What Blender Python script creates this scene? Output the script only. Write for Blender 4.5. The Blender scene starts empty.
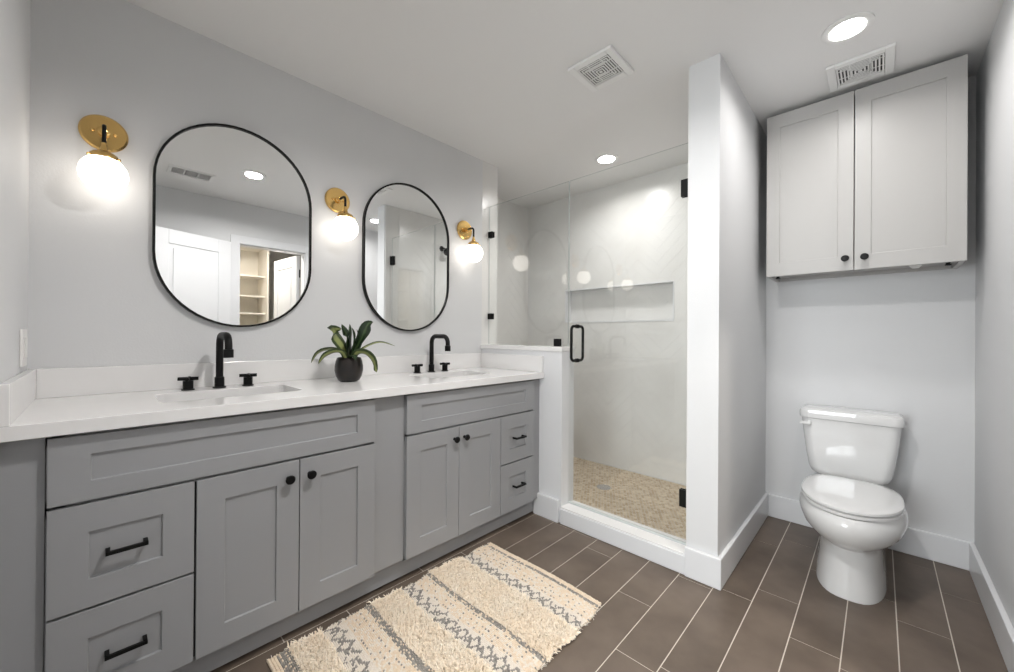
import bpy, bmesh, math, random
from mathutils import Vector, Matrix
random.seed(7)
PI = math.pi
C = bpy.context.scene.collection
SC = bpy.context.scene

# ------------------------------------------------------------------ camera, world, exposure
# convention: x runs along the vanity wall, Y (positive numbers) is the distance from it; Blender y = -Y
F_PX, CY = 389.48, 334.89
yaw, pitch, roll = 0.7632, 0.0023, 0.0067
fw = Vector((math.cos(yaw), math.sin(yaw), 0)); rt = Vector((math.sin(yaw), -math.cos(yaw), 0)); up = Vector((0, 0, 1))
fw2 = fw*math.cos(pitch) + up*math.sin(pitch); up2 = up*math.cos(pitch) - fw*math.sin(pitch)
rt3 = rt*math.cos(roll) + up2*math.sin(roll); up3 = up2*math.cos(roll) - rt*math.sin(roll)
cam_d = bpy.data.cameras.new('camera'); cam = bpy.data.objects.new('camera', cam_d); C.objects.link(cam)
M4 = Matrix((rt3, up3, -fw2)).transposed().to_4x4(); M4.translation = Vector((0.1736, -2.1422, 1.145)); cam.matrix_world = M4
cam_d.sensor_fit = 'HORIZONTAL'; cam_d.sensor_width = 36.0; cam_d.lens = F_PX/1014*36
cam_d.shift_y = -(336 - CY)/1014; cam_d.clip_start = 0.02
SC.camera = cam
W = bpy.data.worlds.new('world'); SC.world = W; W.use_nodes = True
W.node_tree.nodes['Background'].inputs[0].default_value = (0.94, 0.97, 1, 1)
W.node_tree.nodes['Background'].inputs[1].default_value = 7.5
SC.view_settings.view_transform = 'Standard'; SC.view_settings.look = 'None'
SC.view_settings.gamma = 1; SC.view_settings.use_curve_mapping = False
SC.view_settings.exposure = 0.95
P_DOWN = 11.5      # watts of each recessed ceiling lamp
P_GLOBE = 2.2      # emission of the sconce globes
NEUTRAL = (1.0, 0.975, 0.955)
WARM = (1.0, 0.93, 0.84)

# ------------------------------------------------------------------ materials
def mat(name, col, rough=0.5, metal=0.0, spec=0.5, bump=None, noise=None, coat=0.0, emit=None):
    m = bpy.data.materials.new(name); m.use_nodes = True
    nt = m.node_tree; b = nt.nodes['Principled BSDF']
    b.inputs['Base Color'].default_value = (*col, 1); b.inputs['Roughness'].default_value = rough
    b.inputs['Metallic'].default_value = metal; b.inputs['Specular IOR Level'].default_value = spec
    if coat: b.inputs['Coat Weight'].default_value = coat; b.inputs['Coat Roughness'].default_value = 0.03
    if emit:
        b.inputs['Emission Color'].default_value = (*emit[0], 1); b.inputs['Emission Strength'].default_value = emit[1]
    tc = nt.nodes.new('ShaderNodeTexCoord')
    if bump:
        n = nt.nodes.new('ShaderNodeTexNoise'); n.inputs['Scale'].default_value = bump[0]; n.inputs['Detail'].default_value = 3
        bp = nt.nodes.new('ShaderNodeBump'); bp.inputs['Strength'].default_value = bump[1]; bp.inputs['Distance'].default_value = bump[2]
        nt.links.new(tc.outputs['Object'], n.inputs['Vector']); nt.links.new(n.outputs['Fac'], bp.inputs['Height'])
        nt.links.new(bp.outputs['Normal'], b.inputs['Normal'])
    if noise:
        n = nt.nodes.new('ShaderNodeTexNoise'); n.inputs['Scale'].default_value = noise[0]; n.inputs['Detail'].default_value = 6
        r = nt.nodes.new('ShaderNodeMix'); r.data_type = 'RGBA'
        r.inputs['A'].default_value = (*col, 1); r.inputs['B'].default_value = (*noise[1], 1)
        mr = nt.nodes.new('ShaderNodeMapRange'); mr.inputs['From Min'].default_value = 0.35; mr.inputs['From Max'].default_value = 0.68
        nt.links.new(tc.outputs['Object'], n.inputs['Vector']); nt.links.new(n.outputs['Fac'], mr.inputs['Value'])
        nt.links.new(mr.outputs['Result'], r.inputs['Factor']); nt.links.new(r.outputs['Result'], b.inputs['Base Color'])
    return m
def island(m, a, b_, noise_amt=0.0, nscale=3.0):
    """each mesh island gets its own tone between a and b, mottled by a noise"""
    nt = m.node_tree; b = nt.nodes['Principled BSDF']
    g = nt.nodes.new('ShaderNodeNewGeometry'); mx = nt.nodes.new('ShaderNodeMix'); mx.data_type = 'RGBA'
    mx.inputs['A'].default_value = (*a, 1); mx.inputs['B'].default_value = (*b_, 1)
    if noise_amt:
        tc = nt.nodes.new('ShaderNodeTexCoord'); n = nt.nodes.new('ShaderNodeTexNoise'); n.inputs['Scale'].default_value = nscale; n.inputs['Detail'].default_value = 7
        nt.links.new(tc.outputs['Object'], n.inputs['Vector'])
        ma = nt.nodes.new('ShaderNodeMapRange'); ma.inputs['From Min'].default_value = 0.3; ma.inputs['From Max'].default_value = 0.7
        nt.links.new(n.outputs['Fac'], ma.inputs['Value'])
        lx = nt.nodes.new('ShaderNodeMix'); lx.data_type = 'FLOAT'; lx.inputs['Factor'].default_value = noise_amt
        nt.links.new(g.outputs['Random Per Island'], lx.inputs['A']); nt.links.new(ma.outputs['Result'], lx.inputs['B'])
        nt.links.new(lx.outputs['Result'], mx.inputs['Factor'])
    else: nt.links.new(g.outputs['Random Per Island'], mx.inputs['Factor'])
    nt.links.new(mx.outputs['Result'], b.inputs['Base Color'])
    return m
PAINT = (0.68, 0.685, 0.692)
M = {}
M['wall'] = mat('wall_paint', PAINT, 0.55, spec=0.35, bump=(130, 0.25, 0.002))
M['ceil'] = mat('ceiling_paint', (0.80, 0.797, 0.79), 0.75, spec=0.2, bump=(160, 0.15, 0.001))
M['trim'] = mat('white_trim_paint', (0.73, 0.738, 0.752), 0.3, spec=0.5)
M['tile'] = mat('white_glazed_tile', (0.80, 0.795, 0.78), 0.26, spec=0.5, noise=(2.5, (0.72, 0.71, 0.69)))
M['tgrout'] = mat('pale_grout', (0.69, 0.685, 0.67), 0.8)
M['ftile'] = island(mat('brown_floor_tile', (0.13, 0.105, 0.09), 0.42, spec=0.35, bump=(40, 0.12, 0.001)), (0.090, 0.068, 0.052), (0.178, 0.140, 0.111), 0.72, 5.0)
M['fgrout'] = mat('cream_grout', (0.62, 0.57, 0.5), 0.9)
M['hex'] = island(mat('beige_mosaic', (0.5, 0.4, 0.28), 0.4), (0.42, 0.31, 0.19), (0.66, 0.56, 0.42), 0.0, 8.0)
M['hgrout'] = mat('mosaic_grout', (0.62, 0.60, 0.56), 0.9)
M['cab'] = mat('grey_cabinet_paint', (0.325, 0.330, 0.340), 0.42, spec=0.4)
M['gapshade'] = mat('gap_shade', (0.05, 0.05, 0.052), 0.7)  # near-black colour standing in for shade in the gaps between fronts
M['upper'] = mat('light_grey_cabinet_paint', (0.44, 0.432, 0.42), 0.4, spec=0.4)
M['black'] = mat('matte_black_metal', (0.004, 0.004, 0.004), 0.42, spec=0.22)
M['brass'] = mat('brushed_brass', (0.84, 0.55, 0.20), 0.2, metal=1.0, bump=(90, 0.05, 0.001))
M['quartz'] = mat('white_quartz', (0.83, 0.825, 0.82), 0.14, spec=0.5, noise=(3.0, (0.80, 0.79, 0.785)))
M['porc'] = mat('white_porcelain', (0.74, 0.74, 0.735), 0.07, spec=0.6, coat=0.4)
M['plastic'] = mat('white_plastic', (0.82, 0.81, 0.79), 0.35)
M['ventw'] = mat('vent_white', (0.82, 0.82, 0.81), 0.45)
M['dark'] = mat('duct_shade', (0.12, 0.12, 0.12), 0.9)  # shade of the duct depth, put into the colour
M['chrome'] = mat('chrome', (0.75, 0.75, 0.76), 0.15, metal=1.0)
M['mirror'] = mat('mirror_silver', (0.90, 0.91, 0.91), 0.0, metal=1.0)
M['lens'] = mat('lamp_lens', (1, 1, 1), 0.5, emit=(NEUTRAL, 9.0))
M['globe'] = mat('opal_glass_globe', (0.95, 0.93, 0.9), 0.15, emit=(WARM, P_GLOBE))
M['pot'] = mat('black_glazed_pot', (0.008, 0.008, 0.009), 0.3, spec=0.45, noise=(20, (0.016, 0.010, 0.007)))
M['soil'] = mat('dark_soil', (0.02, 0.015, 0.01), 0.95, bump=(120, 0.8, 0.01))
M['shelf'] = mat('cream_shelf_paint', (0.78, 0.74, 0.66), 0.5)
M['carpet'] = mat('pale_carpet', (0.45, 0.42, 0.38), 0.95, bump=(200, .6, .004))
M['closetwall'] = mat('closet_paint', (0.60, 0.58, 0.55), 0.6)
M['cream_yarn'] = island(mat('cream_yarn', (0.7, 0.6, 0.45), 0.95, spec=0.1), (0.72, 0.585, 0.44), (0.84, 0.735, 0.60), 0.3, 6.0)
M['grey_yarn'] = island(mat('grey_yarn', (0.3, 0.29, 0.28), 0.95, spec=0.1), (0.22, 0.205, 0.19), (0.42, 0.39, 0.35), 0.0)
M['white_yarn'] = island(mat('white_yarn', (0.8, 0.76, 0.7), 0.95, spec=0.1), (0.74, 0.665, 0.57), (0.84, 0.785, 0.71), 0.3, 8.0)
M['shag'] = island(mat('shag_yarn', (0.8, 0.68, 0.5), 0.95, spec=0.1), (0.93, 0.78, 0.60), (0.99, 0.93, 0.82), 0.4, 7.0)
M['jute'] = mat('rug_backing', (0.60, 0.50, 0.38), 0.95, spec=0.1)
# thin clear glass: mirror reflection by Fresnel over clear transmission
def glass_mat():
    m = bpy.data.materials.new('clear_glass'); m.use_nodes = True; nt = m.node_tree
    nt.nodes.remove(nt.nodes['Principled BSDF']); o = nt.nodes['Material Output']
    t = nt.nodes.new('ShaderNodeBsdfTransparent'); t.inputs[0].default_value = (0.985, 0.992, 0.988, 1)
    g = nt.nodes.new('ShaderNodeBsdfGlossy'); g.inputs['Roughness'].default_value = 0.0; g.inputs[0].default_value = (1, 1, 1, 1)
    f = nt.nodes.new('ShaderNodeFresnel')
    geo = nt.nodes.new('ShaderNodeNewGeometry'); io = nt.nodes.new('ShaderNodeMapRange')      # the same index for both faces of the thin pane
    io.inputs['To Min'].default_value = 1.45; io.inputs['To Max'].default_value = 1/1.45
    nt.links.new(geo.outputs['Backfacing'], io.inputs['Value']); nt.links.new(io.outputs['Result'], f.inputs[0])
    x = nt.nodes.new('ShaderNodeMixShader')
    nt.links.new(f.outputs[0], x.inputs[0]); nt.links.new(t.outputs[0], x.inputs[1]); nt.links.new(g.outputs[0], x.inputs[2]); nt.links.new(x.outputs[0], o.inputs[0])
    return m
M['glass'] = glass_mat()
M['gedge'] = mat('glass_edge', (0.55, 0.58, 0.57), 0.15, spec=0.6)
def leaf_mat(name, dark, light, w):
    m = mat(name, dark, 0.35, spec=0.5); nt = m.node_tree; b = nt.nodes['Principled BSDF']
    uv = nt.nodes.new('ShaderNodeUVMap'); uv.uv_map = 'UVMap'; sp = nt.nodes.new('ShaderNodeSeparateXYZ')
    nt.links.new(uv.outputs[0], sp.inputs[0])
    s = nt.nodes.new('ShaderNodeMath'); s.operation = 'SUBTRACT'; s.inputs[1].default_value = 0.5; nt.links.new(sp.outputs[0], s.inputs[0])
    a = nt.nodes.new('ShaderNodeMath'); a.operation = 'ABSOLUTE'; nt.links.new(s.outputs[0], a.inputs[0])
    n = nt.nodes.new('ShaderNodeTexNoise'); n.inputs['Scale'].default_value = 45; tc = nt.nodes.new('ShaderNodeTexCoord'); nt.links.new(tc.outputs['Object'], n.inputs['Vector'])
    ad = nt.nodes.new('ShaderNodeMath'); ad.operation = 'MULTIPLY_ADD'; ad.inputs[1].default_value = 0.2; ad.inputs[2].default_value = -0.1
    nt.links.new(n.outputs['Fac'], ad.inputs[0]); su = nt.nodes.new('ShaderNodeMath'); su.operation = 'ADD'
    nt.links.new(a.outputs[0], su.inputs[0]); nt.links.new(ad.outputs[0], su.inputs[1])
    mr = nt.nodes.new('ShaderNodeMapRange'); mr.inputs['From Min'].default_value = w; mr.inputs['From Max'].default_value = w+0.12
    nt.links.new(su.outputs[0], mr.inputs['Value']); mx = nt.nodes.new('ShaderNodeMix'); mx.data_type = 'RGBA'
    mx.inputs['A'].default_value = (*light, 1); mx.inputs['B'].default_value = (*dark, 1)
    nt.links.new(mr.outputs['Result'], mx.inputs['Factor']); nt.links.new(mx.outputs['Result'], b.inputs['Base Color'])
    return m
M['leaf'] = leaf_mat('variegated_leaf', (0.035, 0.06, 0.015), (0.30, 0.34, 0.12), 0.16)
M['leafdark'] = leaf_mat('dark_leaf', (0.012, 0.028, 0.010), (0.05, 0.09, 0.03), 0.03)

# ------------------------------------------------------------------ helpers
def tag(o, label=None, cat=None, group=None, kind=None):
    if label: o['label'] = label
    if cat: o['category'] = cat
    if group: o['group'] = group
    if kind: o['kind'] = kind
    return o
def P(x, Y, z): return Vector((x, -Y, z))
def empty(name, x, Y, z, label=None, cat=None, group=None, kind=None):
    o = bpy.data.objects.new(name, None); o.empty_display_size = 0.05; C.objects.link(o); o.location = P(x, Y, z)
    bpy.context.view_layer.update()
    return tag(o, label, cat, group, kind)
def wloc(o):
    v = Vector(o.location)
    while o.parent: o = o.parent; v += Vector(o.location)
    return v
def obj(name, bm, m, parent=None, smooth=False, bevel=0, seg=2, origin=None):
    """world-space bmesh -> one object; the mesh is moved so its origin sits at its own middle"""
    bmesh.ops.recalc_face_normals(bm, faces=bm.faces[:])
    vs = [v.co for v in bm.verts]
    c = origin if origin is not None else Vector([(min(v[i] for v in vs)+max(v[i] for v in vs))/2 for i in range(3)])
    if origin is None: c.z = min(v.z for v in vs)
    bmesh.ops.translate(bm, verts=bm.verts[:], vec=-c)
    me = bpy.data.meshes.new(name); bm.to_mesh(me); bm.free()
    for k in (m if isinstance(m, (list, tuple)) else [m]): me.materials.append(k)
    o = bpy.data.objects.new(name, me); C.objects.link(o)
    if parent: o.parent = parent; o.location = c - wloc(parent)
    else: o.location = c
    if smooth:
        for p in me.polygons: p.use_smooth = True
        try: me.set_sharp_from_angle(angle=math.radians(38))
        except Exception: pass
    if bevel:
        b = o.modifiers.new('bevel', 'BEVEL'); b.width = bevel; b.segments = seg; b.limit_method = 'ANGLE'; b.angle_limit = 0.6; b.harden_normals = False
    return o
def bx(bm, x0, x1, Y0, Y1, z0, z1, mi=0):
    v = [bm.verts.new(P(x, Y, z)) for z in (z0, z1) for Y in (Y0, Y1) for x in (x0, x1)]
    for f in ((0, 1, 3, 2), (4, 6, 7, 5), (0, 4, 5, 1), (2, 3, 7, 6), (0, 2, 6, 4), (1, 5, 7, 3)):
        fc = bm.faces.new([v[i] for i in f]); fc.material_index = mi
def BX(*a, mi=0):
    bm = bmesh.new(); bx(bm, *a, mi=mi); return bm
def loft(bm, rings, cap0=True, cap1=True, close=True, mi=0):
    R = [[bm.verts.new(p) for p in r] for r in rings]
    n = len(R[0])
    for a, b in zip(R, R[1:]):
        for i in range(n if close else n-1):
            j = (i+1) % n
            f = bm.faces.new((a[i], a[j], b[j], b[i])); f.material_index = mi
    if cap0: bm.faces.new(R[0]).material_index = mi
    if cap1: bm.faces.new(R[-1][::-1]).material_index = mi
    return R
def basis(axis):
    a = Vector(axis).normalized(); t = Vector((0, 0, 1)) if abs(a.z) < 0.9 else Vector((1, 0, 0))
    u = a.cross(t).normalized(); return a, u, a.cross(u)
def lathe(bm, prof, c, axis=(0, 0, 1), n=32, mi=0):
    """prof: (radius, height) along the axis from blender point c"""
    a, u, w = basis(axis); c = Vector(c)
    rings = [[c + a*h + (u*math.cos(2*PI*i/n) + w*math.sin(2*PI*i/n))*max(r, 1e-4) for i in range(n)] for r, h in prof]
    loft(bm, rings, mi=mi)
def tube(bm, pts, r, n=12, caps=True, mi=0):
    pts = [Vector(p) for p in pts]; rs = r if isinstance(r, (list, tuple)) else [r]*len(pts)
    rings = []; u = None
    for i, p in enumerate(pts):
        t = (pts[min(i+1, len(pts)-1)] - pts[max(i-1, 0)]).normalized()
        if u is None: _, u, _ = basis(t)
        u = (u - t*u.dot(t)).normalized(); w = t.cross(u)
        rings.append([p + (u*math.cos(2*PI*k/n) + w*math.sin(2*PI*k/n))*rs[i] for k in range(n)])
    loft(bm, rings, caps, caps, mi=mi)
def arc(c, a, b, r, t0, t1, n=8):
    """points on a circle c + r(cos a + sin b)"""
    c, a, b = Vector(c), Vector(a), Vector(b)
    return [c + (a*math.cos(t0+(t1-t0)*i/n) + b*math.sin(t0+(t1-t0)*i/n))*r for i in range(n+1)]
def rrect(cx, cY, z, hx, hy, r, n=5):
    pts = []
    for sx, sy, t in ((1, 1, 0), (-1, 1, 1), (-1, -1, 2), (1, -1, 3)):
        for i in range(n+1):
            a = t*PI/2 + PI/2*i/n
            pts.append(P(cx+sx*(hx-r)+r*math.cos(a), cY+sy*(hy-r)+r*math.sin(a), z))
    return pts
def copy_tree(o, parent=None):
    c = o.copy(); C.objects.link(c)
    if parent is not None: c.parent = parent; c.matrix_parent_inverse = Matrix()
    for ch in list(o.children): copy_tree(ch, c)
    return c
def struct(name, bm, m, parent=None, **k):
    o = obj(name, bm, m, parent, **k)
    if parent is None: o['kind'] = 'structure'
    return o
def subtract(o, cutters):
    for c in cutters:
        b = o.modifiers.new('cut', 'BOOLEAN'); b.object = c; b.operation = 'DIFFERENCE'; b.solver = 'EXACT'
    bpy.context.view_layer.update()
    dg = bpy.context.evaluated_depsgraph_get(); me = bpy.data.meshes.new_from_object(o.evaluated_get(dg))
    o.modifiers.clear(); o.data = me
    for c in cutters: bpy.data.objects.remove(c)

# ------------------------------------------------------------------ room dimensions
H = 2.45
XS, XI, XH = 2.134, 2.297, 2.265          # shower front wall: outer and inner face
XB, XSB = 3.164, 3.208         # toilet back wall, shower back wall
WR = 2.484                     # right wall
YP, YQ = 1.465, 1.610          # partition between shower and toilet
YH = 0.735                     # end of the half wall
REC = -0.467                   # left wall of the shower
T = 0.11

# floor: individually laid planks on a grout bed
bm = bmesh.new(); bx(bm, -T, 3.35, -0.05, 4.3, -0.06, -0.0012, mi=1)
known = {6: 2.01, 8: 1.796, 10: 1.527, 11: 2.255, 12: 2.617, 13: 1.956, 14: 2.423, 5: 1.50, 7: 2.26, 9: 2.10, 3: 1.5, 4: 1.5, 15: 2.2}
for k in range(-1, 28):
    Y0 = 0.096 + 0.15*k; j0 = known.get(k, random.uniform(0, .61)); g = 0.0019
    x = j0 - 0.611*math.ceil((j0+T)/0.611)
    while x < 3.3:
        a, b = max(x+g, -0.1), min(x+0.611-g, 3.3)
        ya, yb = max(Y0+g, -.04), min(Y0+0.15-g, 4.28)
        if b-a > 0.01 and yb-ya > .01: bx(bm, a, b, ya, yb, -0.006, 0.0)
        x += 0.611
struct('floor', bm, [M['ftile'], M['fgrout']])
struct('ceiling', BX(-T, 3.35, -0.6, 4.3, H, H+0.1), M['ceil'])
DY0, DY1 = 1.08, 2.02         # unseen doorway added in the left wall to let in daylight fill
bm = bmesh.new(); bx(bm, -T, 0, -T, DY0, 0, H); bx(bm, -T, 0, DY1, WR+T, 0, H); bx(bm, -T, 0, DY0, DY1, 2.05, H)
struct('wall_left', bm, M['wall'])
# unseen bedroom added beyond the doorway, its window made up to supply daylight fill
bx0 = -2.9
struct('floor_added_bedroom', BX(bx0-T, -T, -1.2, 4.3, -.06, -.001), M['carpet'])
struct('ceiling_added_bedroom', BX(bx0-T, -T, -1.2, 4.3, H, H+.1), M['ceil'])
bm = bmesh.new(); bx(bm, bx0, -T, -1.31, -1.2, 0, H); struct('wall_added_bedroom_left', bm, M['wall'])
bm = bmesh.new(); bx(bm, bx0, -T, 4.2, 4.31, 0, H); struct('wall_added_bedroom_right', bm, M['wall'])
bm = bmesh.new(); bx(bm, -T-.001, -T, -1.2, -T, 0, H); bx(bm, -T-.001, -T, WR+T, 4.2, 0, H); struct('wall_added_bedroom_near', bm, M['wall'])
wy0, wy1, wz0, wz1 = .35, 2.75, .55, 2.2
bm = bmesh.new(); bx(bm, bx0-T, bx0, -1.31, wy0, 0, H); bx(bm, bx0-T, bx0, wy1, 4.31, 0, H); bx(bm, bx0-T, bx0, wy0, wy1, 0, wz0); bx(bm, bx0-T, bx0, wy0, wy1, wz1, H)
struct('wall_added_bedroom_far', bm, M['wall'])
bm = bmesh.new()
for q in ((wy0, wy1, wz0, wz0+.05), (wy0, wy1, wz1-.05, wz1), (wy0, wy0+.05, wz0, wz1), (wy1-.05, wy1, wz0, wz1), ((wy0+wy1)/2-.03, (wy0+wy1)/2+.03, wz0, wz1)): bx(bm, bx0-.07, bx0-.02, *q)
w_ = struct('window_added', bm, M['trim']); obj('glass_pane', BX(bx0-.05, bx0-.044, wy0+.04, wy1-.04, wz0+.04, wz1-.04), M['glass'], w_)  # added window, the source of the cool fill light
pt = bpy.data.lights.new('window_portal', 'AREA'); pt.shape = 'RECTANGLE'; pt.size = wz1-wz0; pt.size_y = wy1-wy0; pt.cycles.is_portal = True
po = bpy.data.objects.new('window_portal', pt); C.objects.link(po); po.location = P(bx0-.09, (wy0+wy1)/2, (wz0+wz1)/2); po.rotation_euler = (0, -PI/2, 0)
bm = bmesh.new()
for (a0, a1, c0, c1) in ((DY0-.07, DY0, 0, 2.05), (DY1, DY1+.07, 0, 2.05), (DY0-.07, DY1+.07, 2.05, 2.12)): bx(bm, 0, .016, a0, a1, c0, c1)
struct('trim_5', bm, M['trim'], bevel=.002)
# vanity wall ends at the shower's outside corner, tiled past the shower line
struct('wall_vanity', BX(0, XS+.004, -T, 0, 0, H), M['wall'])
struct('wall_toilet_back', BX(XB, XB+T, YQ-.02, WR, 0, H), M['wall'])
struct('wall_partition', BX(XS, XB, YP+.01, YQ, 0, H), M['wall'])
# right wall with the closet opening
OX0, OX1, OZ = 1.12, 1.74, 2.045
bm = bmesh.new()
bx(bm, 0, OX0, WR, WR+T, 0, H); bx(bm, OX1, XB+T, WR, WR+T, 0, H); bx(bm, OX0, OX1, WR, WR+T, OZ, H)
struct('wall_right', bm, M['wall'])

# ---- herringbone tiling clipped to rectangles
def clip(poly, x0, x1, y0, y1):
    for ax, val, sg in ((0, x0, 1), (0, x1, -1), (1, y0, 1), (1, y1, -1)):
        out = []
        for i in range(len(poly)):
            a, b = poly[i-1], poly[i]; da, db = (a[ax]-val)*sg, (b[ax]-val)*sg
            if (da >= 0) != (db >= 0):
                t = da/(da-db); out.append((a[0]+(b[0]-a[0])*t, a[1]+(b[1]-a[1])*t))
            if db >= 0: out.append(b)
        poly = out
        if len(poly) < 3: return []
    return poly
def herring(bm, rects, place, w=0.075, n=4, g=0.0014, th=0.0012):
    s = math.sqrt(.5)
    xa = min(r[0] for r in rects); xb = max(r[1] for r in rects); ya = min(r[2] for r in rects); yb = max(r[3] for r in rects)
    cx, cy = (xa+xb)/2, (ya+yb)/2; K = int(max(xb-xa, yb-ya)/w*1.1)+n*2
    tiles = []
    for y in range(-K, K):
        for j in range(-K//(2*n)-1, K//(2*n)+2):
            x = y+2*n*j
            if abs(x) < K+n: tiles.append((x, y, x+n, y+1))
            c = y; ys = c-2*n+1+2*n*j
            if abs(ys) < K+n: tiles.append((c, ys, c+1, ys+n))
    for (a, b, c, d) in tiles:
        q = [(a*w+g, b*w+g), (c*w-g, b*w+g), (c*w-g, d*w-g), (a*w+g, d*w-g)]
        q = [(cx+(u-v)*s, cy+(u+v)*s) for u, v in q]
        for r in rects:
            p = clip(q, *r)
            p = [p[i] for i in range(len(p)) if (abs(p[i][0]-p[i-1][0])+abs(p[i][1]-p[i-1][1])) > 1e-5]
            if len(p) < 3: continue
            lo = [bm.verts.new(place(u, v, 0)) for u, v in p]; hi = [bm.verts.new(place(u, v, th)) for u, v in p]
            bm.faces.new(hi)
            for i in range(len(p)): bm.faces.new((lo[i-1], lo[i], hi[i], hi[i-1]))
# shower back wall with a long recessed niche
NY0, NY1, NZ0, NZ1, ND = 0.12, 1.00, 1.275, 1.57, 0.09
NY0 = 0.005
bm = bmesh.new()
for a in ((REC-T, NY0, 0, H), (NY1, YP+.012, 0, H), (NY0, NY1, 0, NZ0), (NY0, NY1, NZ1, H)):
    bx(bm, XSB, XSB+0.13, a[0], a[1], a[2], a[3], mi=1)
bx(bm, XSB+ND, XSB+.13, NY0, NY1, NZ0, NZ1, mi=1)
herring(bm, [(REC, NY0, .04, H), (NY1, YP, .04, H), (NY0, NY1, .04, NZ0), (NY0, NY1, NZ1, H)], lambda u, v, t: P(XSB-t, u, v))
herring(bm, [(NY0, NY1, NZ0, NZ1)], lambda u, v, t: P(XSB+ND-t, u, v))
wsb = struct('wall_shower_back', bm, [M['tile'], M['tgrout']])
bm = bmesh.new(); e = 0.007
for a in ((NY0-e, NY1+e, NZ0-e, NZ0+.002), (NY0-e, NY1+e, NZ1-.002, NZ1+e), (NY0-e, NY0+.002, NZ0, NZ1), (NY1-.002, NY1+e, NZ0, NZ1)):
    bx(bm, XSB-.005, XSB+ND-.003, a[0], a[1], a[2], a[3])
obj('niche_trim', bm, M['trim'], wsb)
bm = bmesh.new(); bx(bm, XI-.02, XSB, REC-T, REC, 0, H, mi=1)
herring(bm, [(XI, XSB, .04, H)], lambda u, v, t: P(u, REC+t, v))
struct('wall_shower_left', bm, [M['tile'], M['tgrout']])
bm = bmesh.new(); bx(bm, XS+.004, XI, REC-T, 0.0, 0, H)
struct('wall_shower_return', bm, M['tile'])
# shower side of the partition
bm = bmesh.new(); bx(bm, XS+.01, XSB, YP+.002, YP+.01, 0.0, H, mi=1)
herring(bm, [(XI, XSB, .04, H)], lambda u, v, t: P(u, YP+.002-t, v))
struct('wall_shower_right', bm, [M['tile'], M['tgrout']])
# half wall with its cap
struct('wall_half', BX(XS, XH, 0.0, YH, 0, 1.05), M['trim'])
bm = bmesh.new(); bx(bm, XS-.008, XH+.006, 0.0, YH+.004, 1.05, 1.079)
struct('trim_1', bm, M['quartz'], bevel=.003)
# curb
bm = bmesh.new(); bx(bm, XS-.012, XH-.004, YH, YP+.008, 0, 0.092)
struct('trim_2', bm, M['trim'], bevel=.004)
bm = bmesh.new(); bx(bm, XS-.006, XH, YH, YP+.008, 0.092, 0.102)
struct('trim_3', bm, M['quartz'], bevel=.002)
# mosaic shower floor of small hexagons
bm = bmesh.new(); bx(bm, XH-.02, XSB, REC, YP+.005, -.001, 0.0335, mi=1)
p_ = 0.0225; rr = p_/math.sqrt(3)*0.86
row = 0; x = XH+.01
while x < XSB-.005:
    y = REC+.01+(p_/2 if row % 2 else 0)
    while y < YP-.01:
        if x < XI+.01 and y < .01: y += p_; continue
        vs = [bm.verts.new(P(x+rr*math.cos(PI/3*i), y+rr*math.sin(PI/3*i), 0.0345)) for i in range(6)]
        vb = [bm.verts.new(P(x+rr*math.cos(PI/3*i), y+rr*math.sin(PI/3*i), 0.0330)) for i in range(6)]
        bm.faces.new(vs)
        for i in range(6): bm.faces.new((vb[i-1], vb[i], vs[i], vs[i-1]))
        y += p_
    x += p_*math.sqrt(3)/2; row += 1
struct('floor_shower', bm, [M['hex'], M['hgrout']])

# baseboards (0.14 high, small eased top)
def bboard(name, x0, x1, Y0, Y1):
    return struct(name, BX(x0, x1, Y0, Y1, 0, 0.14), M['trim'], bevel=.004)
b_ = 0.019
bboard('baseboard_half', XS-b_, XS, 0.529, YH-.012)
bboard('baseboard_partition_end', XS-b_, XS, YP+.005, YQ+b_)
bboard('baseboard_partition', XS, XB, YQ, YQ+b_)
bboard('baseboard_back', XB-b_, XB, YQ+b_, WR)
bboard('baseboard_right', OX1+.075, XB-b_, WR-b_, WR)
bboard('baseboard_right_near', 0, OX0-.075, WR-b_, WR)
bboard('baseboard_left', 0, b_, 0.60, 1.009)

# closet behind the right wall
struct('wall_closet_back', BX(0.6, 2.75, 4.05, 4.16, 0, H), M['closetwall'])
struct('wall_closet_left', BX(0.5, 0.6, WR+T, 4.16, 0, H), M['closetwall'])
struct('wall_closet_right', BX(2.7, 2.8, WR+T, 4.05, 0, H), M['closetwall'])
# casing around the opening
bm = bmesh.new(); cz = OZ
for (a0, a1, c0, c1) in ((OX0-.072, OX0+.004, 0, cz), (OX1-.004, OX1+.072, 0, cz), (OX0-.072, OX1+.072, cz-.004, cz+.072)):
    bx(bm, a0, a1, WR-.018, WR, c0, c1)
bx(bm, OX0-.001, OX0+.012, WR-.0, WR+T, 0, cz); bx(bm, OX1-.012, OX1+.001, WR, WR+T, 0, cz); bx(bm, OX0, OX1, WR, WR+T, cz-.012, cz+.001)
struct('trim_4', bm, M['trim'], bevel=.002)

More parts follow.
